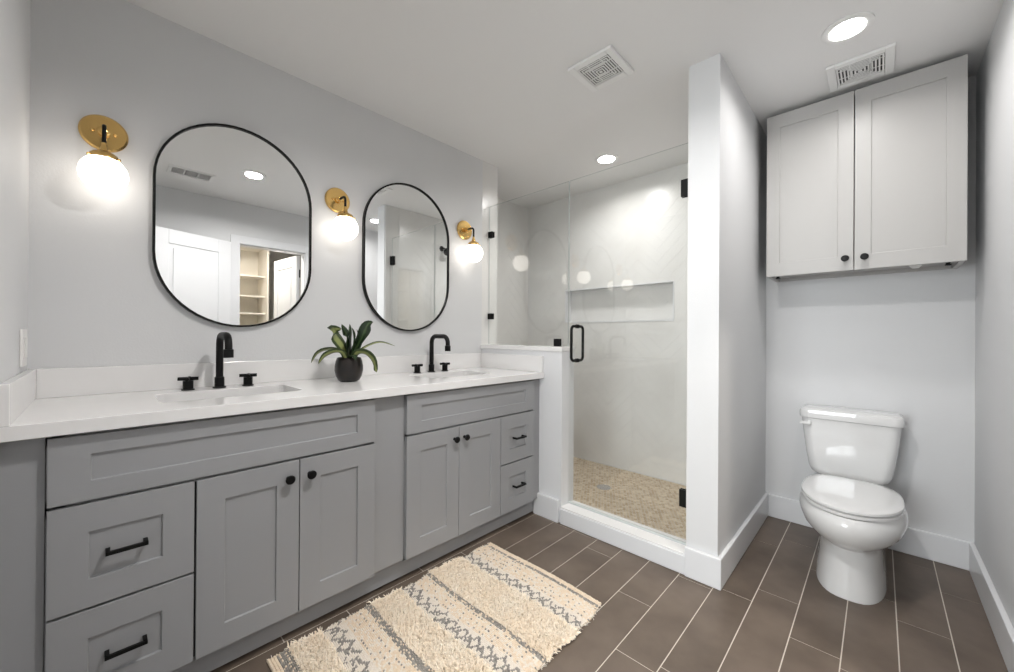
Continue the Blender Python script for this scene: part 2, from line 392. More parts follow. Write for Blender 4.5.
def panel_door(name, hinge, end, z0, z1, knobs=(-1, 1)):
    """a two-panel white door leaf from hinge to end (both (x, Y)); panels on both faces"""
    hx, hy = hinge; ex, ey = end; L = math.hypot(ex-hx, ey-hy)
    d = Vector((ex-hx, -(ey-hy), 0)).normalized(); n = Vector((-d.y, d.x, 0)); o = P(hx, hy, 0)
    t = 0.0175
    def Q(u, v, w): return o + d*u + n*w + Vector((0, 0, v))
    bm = bmesh.new()
    def cube(u0, u1, v0, v1, w0, w1):
        v = [bm.verts.new(Q(a, b, c)) for b in (v0, v1) for c in (w0, w1) for a in (u0, u1)]
        for f in ((0, 1, 3, 2), (4, 6, 7, 5), (0, 4, 5, 1), (2, 3, 7, 6), (0, 2, 6, 4), (1, 5, 7, 3)): bm.faces.new([v[i] for i in f])
    st = 0.11
    cube(0, L, z0, z1, -t+.007, t-.007)
    for s in (-1, 1):
        w0, w1 = (t-.007, t) if s > 0 else (-t, -t+.007)
        cube(0, st, z0, z1, w0, w1); cube(L-st, L, z0, z1, w0, w1)
        for (a, b) in ((z0, z0+.2), (z0+.85, z0+1.0), (z1-.12, z1)): cube(st, L-st, a, b, w0, w1)
        for (a, b) in ((z0+.2, z0+.85), (z0+1.0, z1-.12)):
            m_ = .035
            cube(st+m_, L-st-m_, a+m_, b-m_, *( (t-.007, t-.002) if s > 0 else (-t+.002, -t+.007)))
    dr = struct(name, bm, M['trim'], bevel=.0015)
    for s in knobs:
        bm = bmesh.new(); c = Q(L-.06, 0.95, s*t)
        lathe(bm, [(0.026, 0), (0.026, .006), (0.009, .007), (.009, .03), (.022, .034), (.027, .045), (.02, .058), (0, .06)], c, n*s, 20)
        obj('handle', bm, M['black'], dr, smooth=True)
    for zz in (z0+.2, (z0+z1)/2, z1-.2):
        bm = bmesh.new(); tube(bm, [Q(-.004, zz-.045, t), Q(-.004, zz+.045, t)], .007, 10); obj('hinge', bm, M['black'], dr)
    return dr
panel_door('door_1', (1.035, 2.425), (0.462, 2.205), 0.012, 2.03, knobs=(1,))
panel_door('door_2', (OX1-.03, WR+T+.03), (OX1-.085, WR+T+.64), 0.012, 2.03)

# ------------------------------------------------------------------ vanity
YF, YB = 0.577, 0.558          # door faces, face frame
def shaker(x0, x1, z0, z1, Yb, Yf, sw, rw, dep=0.007, flip=None):
    """shaker front in the plane Y=const: outer frame and a recessed flat panel.  flip maps (x, Y, z) -> point"""
    Q = flip or P
    bm = bmesh.new()
    def ring(a0, a1, c0, c1, Y): return [bm.verts.new(Q(*p)) for p in ((a0, Y, c0), (a1, Y, c0), (a1, Y, c1), (a0, Y, c1))]
    r0 = ring(x0, x1, z0, z1, Yb); r1 = ring(x0, x1, z0, z1, Yf); r2 = ring(x0+sw, x1-sw, z0+rw, z1-rw, Yf)
    s = 0.0015; r3 = ring(x0+sw+s, x1-sw-s, z0+rw+s, z1-rw-s, Yf-dep*(1 if Yf > Yb else -1))
    for a, b in ((r0, r1), (r1, r2), (r2, r3)):
        for i in range(4): bm.faces.new((a[i-1], a[i], b[i], b[i-1]))
    bm.faces.new(r3); bm.faces.new(r0[::-1])
    return bm
def knob(parent, c, axis):
    bm = bmesh.new()
    lathe(bm, [(0.008, 0), (0.008, .004), (0.0055, .008), (0.0055, .016), (0.0155, .021), (.0165, .026), (.0135, .030), (0, .031)], c, axis, 20)
    return obj('knob', bm, M['black'], parent, smooth=True)
def pull(parent, x, z, Y=YF, L=0.088):
    bm = bmesh.new(); Y = Y-.007
    for s in (-1, 1): bx(bm, x+s*(L/2-.005)-.005, x+s*(L/2-.005)+.005, Y, Y+.034, z-.005, z+.005)
    bx(bm, x-L/2, x+L/2, Y+.026, Y+.036, z-.005, z+.005)
    return obj('handle', bm, M['black'], parent, bevel=.001)
def carcass(x0, x1):
    bm = bmesh.new(); t = .018
    bx(bm, x0, x0+t, .01, YB, .105, .872); bx(bm, x1-t, x1, .01, YB, .105, .872)
    bx(bm, x0+t, x1-t, .01, YB, .105, .105+t); bx(bm, x0+t, x1-t, .01, .022, .105, .872)
    # face frame
    for a in ((x0+t, x0+.035, .105, .872), (x1-.035, x1-t, .105, .872)): bx(bm, a[0], a[1], YB-.018, YB, a[2], a[3])
    bx(bm, x0, x1, YB-.018, YB, .845, .872); bx(bm, x0, x1, YB-.018, YB, .655, .695); bx(bm, x0, x1, YB-.018, YB, .100, .13)
    return bm
v1 = empty('vanity_cabinet', .535, .29, 0, 'wide light grey vanity cabinet with a drawer stack at its left, under the nearer sink', 'cabinet', 'grey bathroom vanity cabinets')
obj('body', carcass(.078, .996), M['cab'], v1)
def front(parent, nm, x0, x1, z0, z1, sw=.075, rw=.078):
    return obj(nm, shaker(x0, x1, z0, z1, YB+.0005, YF, sw, rw), M['cab'], parent, bevel=.0012)
front(v1, 'false_front', .081, .994, .686, .866, .078, .053)
bmv = bmesh.new(); bx(bmv, .383, .391, YB-.012, YB+.002, .112, .67); obj('gap_shade_strip', bmv, M['gapshade'], v1)  # dark strip added as painted shade between drawers and doors
for z0, z1 in ((.392, .677), (.108, .385)):
    d_ = front(v1, 'drawer', .081, .384, z0, z1); pull(d_, .232, (z0+z1)/2)
for x0, x1, kx in ((.390, .6925, .655), (.6955, .994, .729)):
    d_ = front(v1, 'door', x0, x1, .108, .677); knob(d_, P(kx, YF, .617), (0, -1, 0))
v2 = empty('vanity_cabinet', 1.605, .29, 0, 'grey vanity cabinet with small drawers at its right, beside the shower half wall', 'cabinet', 'grey bathroom vanity cabinets')
obj('body', carcass(1.149, 2.062), M['cab'], v2)
front(v2, 'false_front', 1.151, 2.060, .686, .866, .080, .053)
bmv = bmesh.new(); bx(bmv, 1.760, 1.770, YB-.012, YB+.002, .112, .67); obj('gap_shade_strip', bmv, M['gapshade'], v2)  # painted-shade strip in the gap beside the right drawers
for z0, z1 in ((.400, .677), (.112, .393)):
    d_ = front(v2, 'drawer', 1.767, 2.060, z0, z1, .072); pull(d_, 1.915, (z0+z1)/2)
for x0, x1, kx in ((1.151, 1.4575, 1.427), (1.4605, 1.7635, 1.493)):
    d_ = front(v2, 'door', x0, x1, .112, .677); knob(d_, P(kx, YF, .617), (0, -1, 0))
tag(obj('filler_panel', BX(.0015, .0765, YB-.022, YB-.002, .0015, .872), M['cab'], bevel=.001), 'narrow grey filler panel between the left wall and the drawer stack', 'panel', 'grey filler panels of the vanity')
tag(obj('filler_panel', BX(.9975, 1.1475, YB-.020, YB-.001, .108, .872), M['cab'], bevel=.001), 'plain flat grey filler panel between the two vanity cabinets', 'panel', 'grey filler panels of the vanity')
tag(obj('filler_panel', BX(2.0635, XS-.002, YB-.016, YB+.003, .108, .872), M['cab'], bevel=.001), 'slim grey filler strip between the right drawers and the half wall', 'panel', 'grey filler panels of the vanity')
tag(obj('toe_kick', BX(.072, XS-.002, .505, .526, .014, .104), M['cab']), 'long grey toe kick board along the floor under the vanity', 'toe kick')
# countertop with two sink openings
HOLES = ((.538, .290), (1.630, .290))
ct = obj('countertop', BX(.0015, XS-.0015, .0015, .599, .8765, .914), M['quartz'])
cut = []
for hx, hy in HOLES:
    bm = bmesh.new(); loft(bm, [rrect(hx, hy, .85, .222, .128, .03), rrect(hx, hy, .93, .222, .128, .03)]); cut.append(obj('cutter', bm, M['quartz']))
subtract(ct, cut)
bv = ct.modifiers.new('bevel', 'BEVEL'); bv.width = .002; bv.segments = 2; bv.limit_method = 'ANGLE'; bv.angle_limit = .7
tag(ct, 'long white quartz vanity countertop with two undermount sink cutouts', 'countertop')
obj('backsplash', BX(.0215, XS-.0215, .0015, .0215, .9142, 1.018), M['quartz'], ct, bevel=.0015)
obj('side_splash', BX(.0015, .0213, .0015, .597, .9142, 1.018), M['quartz'], ct, bevel=.0015)
obj('side_splash', BX(XS-.0213, XS-.0015, .0015, .594, .9142, 1.018), M['quartz'], ct, bevel=.0015)
def sink(hx, hy, label):
    bm = bmesh.new()
    rings = [rrect(hx, hy, .8758, .245, .148, .04), rrect(hx, hy, .8758, .226, .129, .034), rrect(hx, hy, .80, .218, .121, .04), rrect(hx, hy, .755, .205, .110, .05),
             rrect(hx, hy, .742, .15, .07, .05), rrect(hx, hy, .740, .03, .03, .0299)]
    loft(bm, rings, False, True)
    e_ = empty('sink', hx, hy, .74, label, 'sink', 'undermount vanity sinks')
    o = obj('basin', bm, M['porc'], e_, smooth=True)
    s = o.modifiers.new('thick', 'SOLIDIFY'); s.thickness = .006; s.offset = -1
    bm = bmesh.new(); lathe(bm, [(.022, 0), (.022, .003), (.012, .004), (.010, .001), (0, .001)], P(hx, hy, .7402), (0, 0, 1), 24)
    obj('drain', bm, M['black'], e_, smooth=True)
sink(*HOLES[0], 'white rectangular undermount sink left of the potted plant, below the nearer mirror')
sink(*HOLES[1], 'white rectangular undermount sink right of the potted plant, near the shower')
# faucets
def faucet(x, label):
    Y = .095; e_ = empty('faucet', x, Y, .914, label, 'faucet', 'black widespread faucets')
    bm = bmesh.new(); c = P(x, Y, .9142)
    lathe(bm, [(.024, 0), (.024, .005), (.0175, .0055), (.0175, .045), (.0135, .048), (.0135, .05)], c, (0, 0, 1), 28)
    obj('base', bm, M['black'], e_, smooth=True)
    r = .042; zt = 1.139; re = .165
    pts = [P(x, Y, .955), P(x, Y, 1.0), P(x, Y, zt-r)] + arc(P(x, Y+r, zt-r), (0, 1, 0), (0, 0, 1), r, 0, PI/2)[1:]
    pts += arc(P(x, Y+re-r, zt-r), (0, 0, 1), (0, -1, 0), r, 0, PI/2) + [P(x, Y+re, 1.082)]
    bm = bmesh.new(); tube(bm, pts, .0135, 16); obj('spout', bm, M['black'], e_, smooth=True)
    bm = bmesh.new(); lathe(bm, [(.0175, 0), (.0175, .032), (.014, .034)], P(x, Y+re, 1.050), (0, 0, 1), 24); obj('aerator', bm, M['black'], e_, smooth=True)
    for s in (-1, 1):
        hx = x+s*.105; bm = bmesh.new()
        lathe(bm, [(.022, 0), (.022, .004), (.0175, .0045), (.0175, .038), (.011, .0385), (.011, .052), (0, .052)], P(hx, Y, .9142), (0, 0, 1), 24)
        h_ = obj('handle', bm, M['black'], e_, smooth=True)
        bm = bmesh.new()
        for ang in (.25, .25+PI/2):
            dx, dy = math.cos(ang)*.033, math.sin(ang)*.033
            tube(bm, [P(hx-dx, Y-dy, .9605), P(hx+dx, Y+dy, .9605)], .0075, 10)
        obj('cross_bar', bm, M['black'], h_, smooth=True)
faucet(.53, 'matte black arched faucet with two cross handles under the nearer left mirror')
faucet(1.625, 'matte black arched faucet with two cross handles right of the potted plant')
# mirrors
def mirror(x, z, label):
    hw, hh, Y0 = .3035, .457, .003
    def stad(ins, Y, n=28):
        r = hw-ins; s = hh-hw; p = []
        for k in range(n+1): a = PI*k/n; p.append(P(x+r*math.cos(a), Y, z+s+r*math.sin(a)))
        for k in range(n+1): a = PI+PI*k/n; p.append(P(x+r*math.cos(a), Y, z-s+r*math.sin(a)))
        return p
    e_ = empty('wall_mirror', x, Y0, z-hh, label, 'mirror', 'black framed pill-shaped mirrors')
    bm = bmesh.new(); rings = [stad(0, Y0), stad(0, .026), stad(.0085, .026), stad(.0085, Y0)]
    R = loft(bm, rings, False, False)
    for i in range(len(R[0])):
        j = (i+1) % len(R[0]); bm.faces.new((R[0][i], R[0][j], R[3][j], R[3][i]))
    obj('frame', bm, M['black'], e_, smooth=True)
    bm = bmesh.new(); loft(bm, [stad(.0082, .008), stad(.0082, .018)]); obj('mirror_glass', bm, M['mirror'], e_)
mirror(.6215, 1.6335, 'black framed pill-shaped mirror over the nearer sink, reflecting the closet doorway')
mirror(1.5095, 1.627, 'black framed pill-shaped mirror over the far sink, reflecting the glass shower door')
# sconces
def sconce(x, dz, gz, label):
    z, Y = 1.908+dz, .105
    e_ = empty('wall_sconce', x, .002, 1.84+dz, label, 'wall lamp', 'brass wall sconces with white globes')
    bm = bmesh.new(); lathe(bm, [(.067, 0), (.067, .008), (.061, .015), (0, .016)], P(x, .002, z), (0, -1, 0), 48)
    bp_ = obj('backplate', bm, M['brass'], e_, smooth=True)
    bm = bmesh.new(); lathe(bm, [(.017, 0), (.017, .012), (.0115, .014), (.0115, .026), (.008, .028)], P(x, .017, z), (0, -1, 0), 24)
    for s in (-1, 1): lathe(bm, [(.0045, 0), (.0055, .005), (.003, .008), (0, .009)], P(x+s*.030, .017, z), (0, -1, 0), 12)
    obj('collar', bm, M['brass'], bp_, smooth=True)
    r = .024; pts = [P(x, .042, z), P(x, Y-r, z)] + arc(P(x, Y-r, z-r), (0, 0, 1), (0, -1, 0), r, 0, PI/2)[1:] + [P(x, Y, z-.068)]
    bm = bmesh.new(); tube(bm, pts, .0062, 12); obj('arm', bm, M['black'], e_, smooth=True)
    zc = 1.733+gz; R_ = .0655
    bm = bmesh.new(); lathe(bm, [(.007, .112), (.0085, .100), (.011, .094), (.013, .083), (.036, .070), (.0395, .062), (.0395, .050), (.034, .050), (.034, .058)], P(x, Y, zc), (0, 0, 1), 32)
    for k in range(3):
        a = PI/2+2*PI/3*k; d_ = Vector((math.cos(a), math.sin(a), 0))
        tube(bm, [P(x, Y, zc+.055)+d_*.037, P(x, Y, zc+.055)+d_*.048], [.0035, .0045], 8)
    obj('globe_holder', bm, M['brass'], e_, smooth=True)
    bm = bmesh.new(); n = 20
    prof = [(R_*math.sin(PI*i/n), -R_*math.cos(PI*i/n)) for i in range(n+1) if -R_*math.cos(PI*i/n) < .056]
    prof.append((.030, .058)); lathe(bm, prof, P(x, Y, zc), (0, 0, 1), 40)
    obj('globe', bm, M['globe'], e_, smooth=True)
sconce(.180, -.004, -.010, 'brass wall sconce with lit white globe at far left, near the corner')
sconce(1.064, -.032, -.026, 'brass wall sconce with lit white globe between the two mirrors')
sconce(1.962, -.014, -.016, 'brass wall sconce with lit white globe nearest the shower')

# potted plant
px_, pY = 1.033, .232
pl = empty('potted_plant', px_, pY, .9142, 'small leafy green plant in a round black pot between the sinks', 'plant')
bm = bmesh.new()
lathe(bm, [(.040, 0), (.050, .006), (.060, .026), (.0665, .054), (.066, .076), (.0615, .101), (.056, .116), (.053, .118), (.051, .114), (.053, .088), (0, .087)], P(px_, pY, .9145), (0, 0, 1), 40)
obj('pot', bm, M['pot'], pl, smooth=True)
bm = bmesh.new(); lathe(bm, [(.0515, 0), (.0515, .004), (.03, .009), (0, .011)], P(px_, pY, 1.0020), (0, 0, 1), 24); obj('soil', bm, M['soil'], pl, smooth=True)
RT = Vector((.913, -.408, 0)); TC = Vector((-.408, -.913, 0))     # viewer's right, towards the viewer
def leaf(ctrl, w, m, fold=.35, twist=0.0, wp=None):
    """ctrl: (right, toward, up) points from the soil centre"""
    base = P(px_, pY, 1.008); cp = [base + RT*a + TC*b + Vector((0, 0, c)) for a, b, c in ctrl]
    N = 14; pts = []
    for i in range(N+1):
        t = i/N*(len(cp)-1); k = min(int(t), len(cp)-2); f = t-k
        p0, p1, p2, p3 = cp[max(k-1, 0)], cp[k], cp[k+1], cp[min(k+2, len(cp)-1)]
        pts.append(.5*((2*p1)+(p2-p0)*f+(2*p0-5*p1+4*p2-p3)*f*f+(3*p1-p0-3*p2+p3)*f**3))
    bm = bmesh.new(); uvl = bm.loops.layers.uv.new('UVMap'); rows = []
    for i, p in enumerate(pts):
        t = (pts[min(i+1, N)]-pts[max(i-1, 0)]).normalized(); s = t.cross(Vector((0, 0, 1)))
        if s.length < .25: s = s + RT*.5
        s = (s - t*s.dot(t)).normalized(); s = Matrix.Rotation(twist, 3, t) @ s; nn = s.cross(t)
        u = i/N; ww = 1.35*w*(.35+.65*math.sin(min(u*1.25, 1)*PI/2)**1)*(1-max(0, (u-.55)/.45)**1.8)+.0006
        rows.append([bm.verts.new(p + s*ww*q + nn*abs(q)*ww*fold) for q in (-1, -.5, 0, .5, 1)])
    for i in range(N):
        for k in range(4):
            f = bm.faces.new((rows[i][k], rows[i][k+1], rows[i+1][k+1], rows[i+1][k]))
            for l, (uu, vv) in zip(f.loops, ((k, i), (k+1, i), (k+1, i+1), (k, i+1))): l[uvl].uv = (uu/4, vv/N)
    o = obj('leaf', bm, m, pl, smooth=True)
    s_ = o.modifiers.new('thick', 'SOLIDIFY'); s_.thickness = .0009
    return o
L1, L2 = M['leaf'], M['leafdark']
leaf([(.01, 0, -.005), (.03, 0, .06), (.065, .005, .13), (.085, .0, .185), (.112, 0, .203)], .024, L2, twist=.9)
leaf([(.015, .01, -.005), (.045, .0, .05), (.10, -.01, .085), (.155, -.01, .098), (.222, -.01, .080)], .011, L1, twist=.3)
leaf([(.01, .02, -.005), (.035, .03, .045), (.075, .04, .045), (.11, .045, .01), (.128, .045, -.050)], .027, L1, fold=.25, twist=-.5)
leaf([(-.01, .01, 0), (-.04, .015, .055), (-.09, .02, .066), (-.14, .02, .048), (-.168, .02, .002)], .018, L1, fold=.2, twist=.35)
leaf([(-.01, .02, 0), (-.03, .04, .05), (-.07, .05, .055), (-.11, .05, .035), (-.135, .05, -.002)], .018, L1, fold=.2, twist=.5)
leaf([(-.01, 0, 0), (-.03, 0, .07), (-.065, .0, .125), (-.072, .01, .160), (-.035, .02, .166)], .028, L1, fold=.15, twist=-.9)
leaf([(0, 0, 0), (.0, 0, .07), (-.002, .0, .14), (.002, 0, .190)], .018, L2, twist=1.3)
leaf([(-.006, .01, 0), (-.012, .01, .07), (-.012, .01, .13), (-.035, .01, .188)], .016, L2, twist=1.2)
leaf([(.006, .015, 0), (.014, .02, .06), (.02, .02, .12), (.012, .02, .172)], .019, L2, twist=1.5)
leaf([(.012, -.01, 0), (.03, -.01, .06), (.042, -.01, .12), (.035, -.01, .165)], .018, L2, twist=1.1)
leaf([(0, .02, 0), (.005, .04, .03), (.02, .06, .035), (.03, .075, .015)], .014, L2, fold=.2)
leaf([(0, -.02, 0), (-.01, -.05, .06), (-.02, -.09, .08), (-.03, -.12, .06)], .016, L1, fold=.2)

# outlet cover on the left wall by the corner
def plate(name, x0, x1, Y0, Y1, z0, z1, label, cat, m=M['plastic'], axis='x'):
    e_ = obj(name, BX(x0, x1, Y0, Y1, z0, z1), m, bevel=.002)
    return tag(e_, label, cat)
oc = plate('outlet_cover', .0003, .0065, .090, .206, 1.036, 1.156, 'white double outlet cover plate on left wall just above the countertop', 'outlet')
for yy in (.120, .176):
    obj('socket', BX(.0062, .0085, yy-.0165, yy+.0165, 1.062, 1.130), M['plastic'], oc, bevel=.001)

# ------------------------------------------------------------------ shower glass and fittings
XG = 2.210
def pane(name, Y0, Y1, z0, z1, parent):
    bm = bmesh.new(); bx(bm, XG-.004, XG+.004, Y0, Y1, z0, z1)
    bm.faces.ensure_lookup_table()
    for f in bm.faces:
        f.normal_update(); f.material_index = 0 if abs(f.normal.x) > .9 else 1
    return obj(name, bm, [M['glass'], M['gedge']], parent)
gp = empty('glass_panel', XG, .38, 1.08, 'fixed clear glass panel standing on the half wall cap beside the vanity', 'glass panel')
pane('glass_pane', .003, .726, 1.082, 2.120, gp)
def clamp(parent, Y0, Y1, z0, z1, name='clamp'):
    bm = bmesh.new(); bx(bm, XG-.0125, XG-.0052, Y0, Y1, z0, z1); bx(bm, XG+.0052, XG+.0125, Y0, Y1, z0, z1)
    return obj(name, bm, M['black'], parent, bevel=.001)
for zc in (1.905, 1.290): clamp(gp, .002, .047, zc-.022, zc+.022)
clamp(gp, .622, .667, 1.0795, 1.128)
sd = empty('shower_door', XG, 1.11, .11, 'frameless clear glass shower door with black hinges and loop handle', 'shower door')
pane('glass_pane', .732, 1.452, .112, 2.120, sd)
for zc in (1.895, .335):
    h_ = clamp(sd, 1.414, 1.4625, zc-.043, zc+.043, 'hinge')
    bm = bmesh.new(); bx(bm, XG-.02, XG+.02, 1.456, 1.4628, zc-.045, zc+.045); obj('hinge_plate', bm, M['black'], h_, bevel=.001)
# loop handle: D pulls on both faces
for s in (-1, 1):
    bm = bmesh.new(); Yh, z0, z1, r, st = .794, .996, 1.206, .024, .058
    xs = XG+s*.0052
    pts = [Vector((xs, -Yh, z0))] + [Vector((XG+s*(st-r+.005), -Yh, z0))+Vector((s*r*math.sin(a), 0, r-r*math.cos(a))) for a in [PI/2*i/8 for i in range(9)]]
    pts += [Vector((XG+s*(st-r+.005), -Yh, z1-r))+Vector((s*r*math.cos(a), 0, r*math.sin(a))) for a in [PI/2*i/8 for i in range(9)]] + [Vector((xs, -Yh, z1))]
    tube(bm, pts, .0085, 14)
    for zz in (z0, z1): lathe(bm, [(.0125, 0), (.0125, .005), (.009, .006)], (xs, -Yh, zz), (s, 0, 0), 20)
    obj('handle', bm, M['black'], sd, smooth=True)
# sweep along the bottom of the door
obj('door_sweep', BX(XG-.006, XG+.006, .737, 1.45, .1025, .113), M['gedge'], sd)
# shower head on the partition
sh = empty('shower_head', 2.83, YP-.002, 2.08, 'round black shower head on the partition wall, seen in the far mirror', 'shower head')
bm = bmesh.new(); lathe(bm, [(.03, 0), (.03, .006), (.011, .008), (.011, .012)], P(2.83, YP-.001, 2.12), (0, 1, 0), 24)
tube(bm, [P(2.83, YP-.01, 2.12), P(2.83, YP-.05, 2.118), P(2.83, YP-.075, 2.105), P(2.83, YP-.088, 2.09)], .0085, 12)
obj('arm', bm, M['black'], sh, smooth=True)
bm = bmesh.new(); lathe(bm, [(.012, 0), (.016, .012), (.040, .026), (.046, .034), (.046, .044), (.040, .047), (0, .047)], P(2.83, YP-.082, 2.095), Vector((-.1, .8, -.6)), 32)
obj('head', bm, M['black'], sh, smooth=True)
# floor drain
fd = empty('floor_drain', 2.742, .680, .0347, 'round metal drain in the beige mosaic shower floor', 'drain')
bm = bmesh.new(); lathe(bm, [(.052, 0), (.052, .0025), (.046, .003), (.046, .0015), (0, .0015)], P(2.742, .680, .0348), (0, 0, 1), 32); obj('rim', bm, M['chrome'], fd, smooth=True)
bm = bmesh.new()
for k in range(-4, 5):
    hw = math.sqrt(max(.045**2-(k*.0095)**2, 0)); bx(bm, 2.742-hw, 2.742+hw, .680+k*.0095-.0028, .680+k*.0095+.0028, .0362, .0375)
obj('grate', bm, M['chrome'], fd)

# ------------------------------------------------------------------ ceiling fittings
def downlight(x, Y, label, power=P_DOWN, col=NEUTRAL, R=.085):
    e_ = empty('recessed_light', x, Y, H-.008, label, 'ceiling light', 'round recessed ceiling lights')
    bm = bmesh.new(); lathe(bm, [(R, 0), (R, -.005), (R-.018, -.009), (R-.026, -.006), (R-.026, -.0)], P(x, Y, H-.0002), (0, 0, 1), 48)
    bm2 = bm; obj('trim_ring', bm2, M['ventw'], e_, smooth=True)
    bm = bmesh.new(); lathe(bm, [(R-.027, 0), (R-.027, -.0085), (R-.034, -.0115), (0, -.0125)], P(x, Y, H-.0002), (0, 0, 1), 40)
    obj('lens', bm, M['lens'], e_, smooth=True)
    l = bpy.data.lights.new('lamp', 'AREA'); l.shape = 'DISK'; l.size = (R-.028)*2; l.energy = power; l.color = col; l.spread = math.radians(160)
    lo = bpy.data.objects.new('lamp', l); C.objects.link(lo); lo.parent = e_; lo.location = (0, 0, -.0065)
    return e_
downlight(2.340, 2.040, 'round recessed ceiling light in front of the toilet cabinet', 3.0)
downlight(2.736, .690, 'round recessed ceiling light inside the shower', 3.9)
downlight(1.034, 1.587, 'round recessed ceiling light mid room, seen reflected in the nearer mirror')
def square_vent(x, Y, s, label, rot=0):
    h = s/2; e_ = empty('exhaust_vent', x, Y, H-.02, label, 'vent', 'square white ceiling vents')
    bm = bmesh.new(); z0, z1 = H-.014, H-.0003
    def ringb(a, b, za, zb):
        for q in ((-a, a, -a, -b), (-a, a, b, a), (-a, -b, -b, b), (b, a, -b, b)): bx(bm, x+q[0], x+q[1], Y+q[2], Y+q[3], za, zb)
    ringb(h, h*.72, z0, z1); obj('frame', bm, M['ventw'], e_, bevel=.003)
    bm = bmesh.new(); k = h*.70; st = h*.70/6.6
    for i in range(6):
        ringb(k, k-st*.5, H-.0145, H-.0125); k -= st
    bx(bm, x-k, x+k, Y-k, Y+k, H-.0145, H-.0125)
    for sx in (-1, 1):
        bx(bm, x-h*.71, x+h*.71, Y+sx*h*.3-.002, Y+sx*h*.3+.002, H-.005, H-.002); bx(bm, x+sx*h*.3-.002, x+sx*h*.3+.002, Y-h*.71, Y+h*.71, H-.005, H-.002)
    obj('louvres', bm, M['ventw'], e_)
    obj('duct_shade_plate', BX(x-h*.715, x+h*.715, Y-h*.715, Y+h*.715, H-.0015, H-.0003), M['dark'], e_)  # flat dark plate painting the shade behind the louvres, no real recess
square_vent(1.857, 1.155, .232, 'square white louvred ceiling vent in the middle of the main ceiling')
square_vent(2.705, 2.070, .240, 'square white louvred ceiling vent just above the toilet cabinet doors')
rx, ry = .680, 1.945
rg = empty('air_register', rx, ry, H-.01, 'long white ceiling air register, seen reflected in the nearer mirror', 'vent')
bm = bmesh.new(); hx, hy = .145, .090
for q in ((-hx, hx, -hy, -hy+.014), (-hx, hx, hy-.014, hy), (-hx, -hx+.02, -hy+.014, hy-.014), (hx-.02, hx, -hy+.014, hy-.014), (-.05, -.04, -hy+.014, hy-.014), (.04, .05, -hy+.014, hy-.014)):
    bx(bm, rx+q[0], rx+q[1], ry+q[2], ry+q[3], H-.009, H-.0003)
obj('frame', bm, M['ventw'], rg, bevel=.001)
bm = bmesh.new()
for k in range(24):
    u = rx-.122+k*.0106
    if abs(abs(u-rx)-.045) > .009: bx(bm, u-.0015, u+.0015, ry-.076, ry+.076, H-.008, H-.002)
obj('louvres', bm, M['ventw'], rg)
obj('duct_shade_plate', BX(rx-.126, rx+.126, ry-.077, ry+.077, H-.0013, H-.0003), M['dark'], rg)  # flat plate whose dark colour stands in for a shaded duct

# ------------------------------------------------------------------ wall cabinet over the toilet (faces -x)
CX = 2.850; CY0, CY1, CZ0, CZ1 = 1.665, 2.424, 1.496, 2.420
wc = empty('wall_cabinet', 3.02, 2.045, CZ0, 'light grey two-door cabinet hung on the wall above the toilet', 'cabinet')
bm = bmesh.new(); t = .018; xb = XB-.0015; xf = CX+.021
bx(bm, xf, xb, CY0, CY0+t, CZ0+.003, CZ1); bx(bm, xf, xb, CY1-t, CY1, CZ0+.003, CZ1)
bx(bm, xf, xb, CY0+t, CY1-t, CZ1-t, CZ1); bx(bm, xf, xb, CY0+t, CY1-t, CZ0+.022, CZ0+.040); bx(bm, xb-.01, xb, CY0+t, CY1-t, CZ0+.03, CZ1-t)
obj('body', bm, M['upper'], wc)
def flipx(u, w, v): return P(w, u, v)
for y0, y1, ky in ((CY0, 2.0435, 2.012), (2.0475, CY1, 2.086)):
    d_ = obj('door', shaker(y0, y1, CZ0, CZ1, CX+.0205, CX, .062, .075, .007, flipx), M['upper'], wc, bevel=.0012)
    knob(d_, P(CX, ky, 1.556), (-1, 0, 0))
bm = bmesh.new(); bx(bm, xb-.022, xb-.001, CY0+.02, CY1-.02, CZ0+.004, CZ0+.022); obj('hanging_rail', bm, M['upper'], wc)
for yy in (CY0+.045, CY1-.05):
    bm = bmesh.new(); bx(bm, CX+.07, CX+.085, yy-.007, yy+.007, CZ0-.004, CZ0+.022); bx(bm, CX+.068, CX+.090, yy-.01, yy+.01, CZ0-.006, CZ0-.001)
    obj('bracket', bm, M['black'], wc, bevel=.001)
bm = bmesh.new(); lathe(bm, [(.022, 0), (.022, -.012), (.012, -.024), (0, -.025)], P(CX+.12, 2.27, CZ0+.0218), (0, 0, 1), 20); obj('door_bumper', bm, M['plastic'], wc, smooth=True)

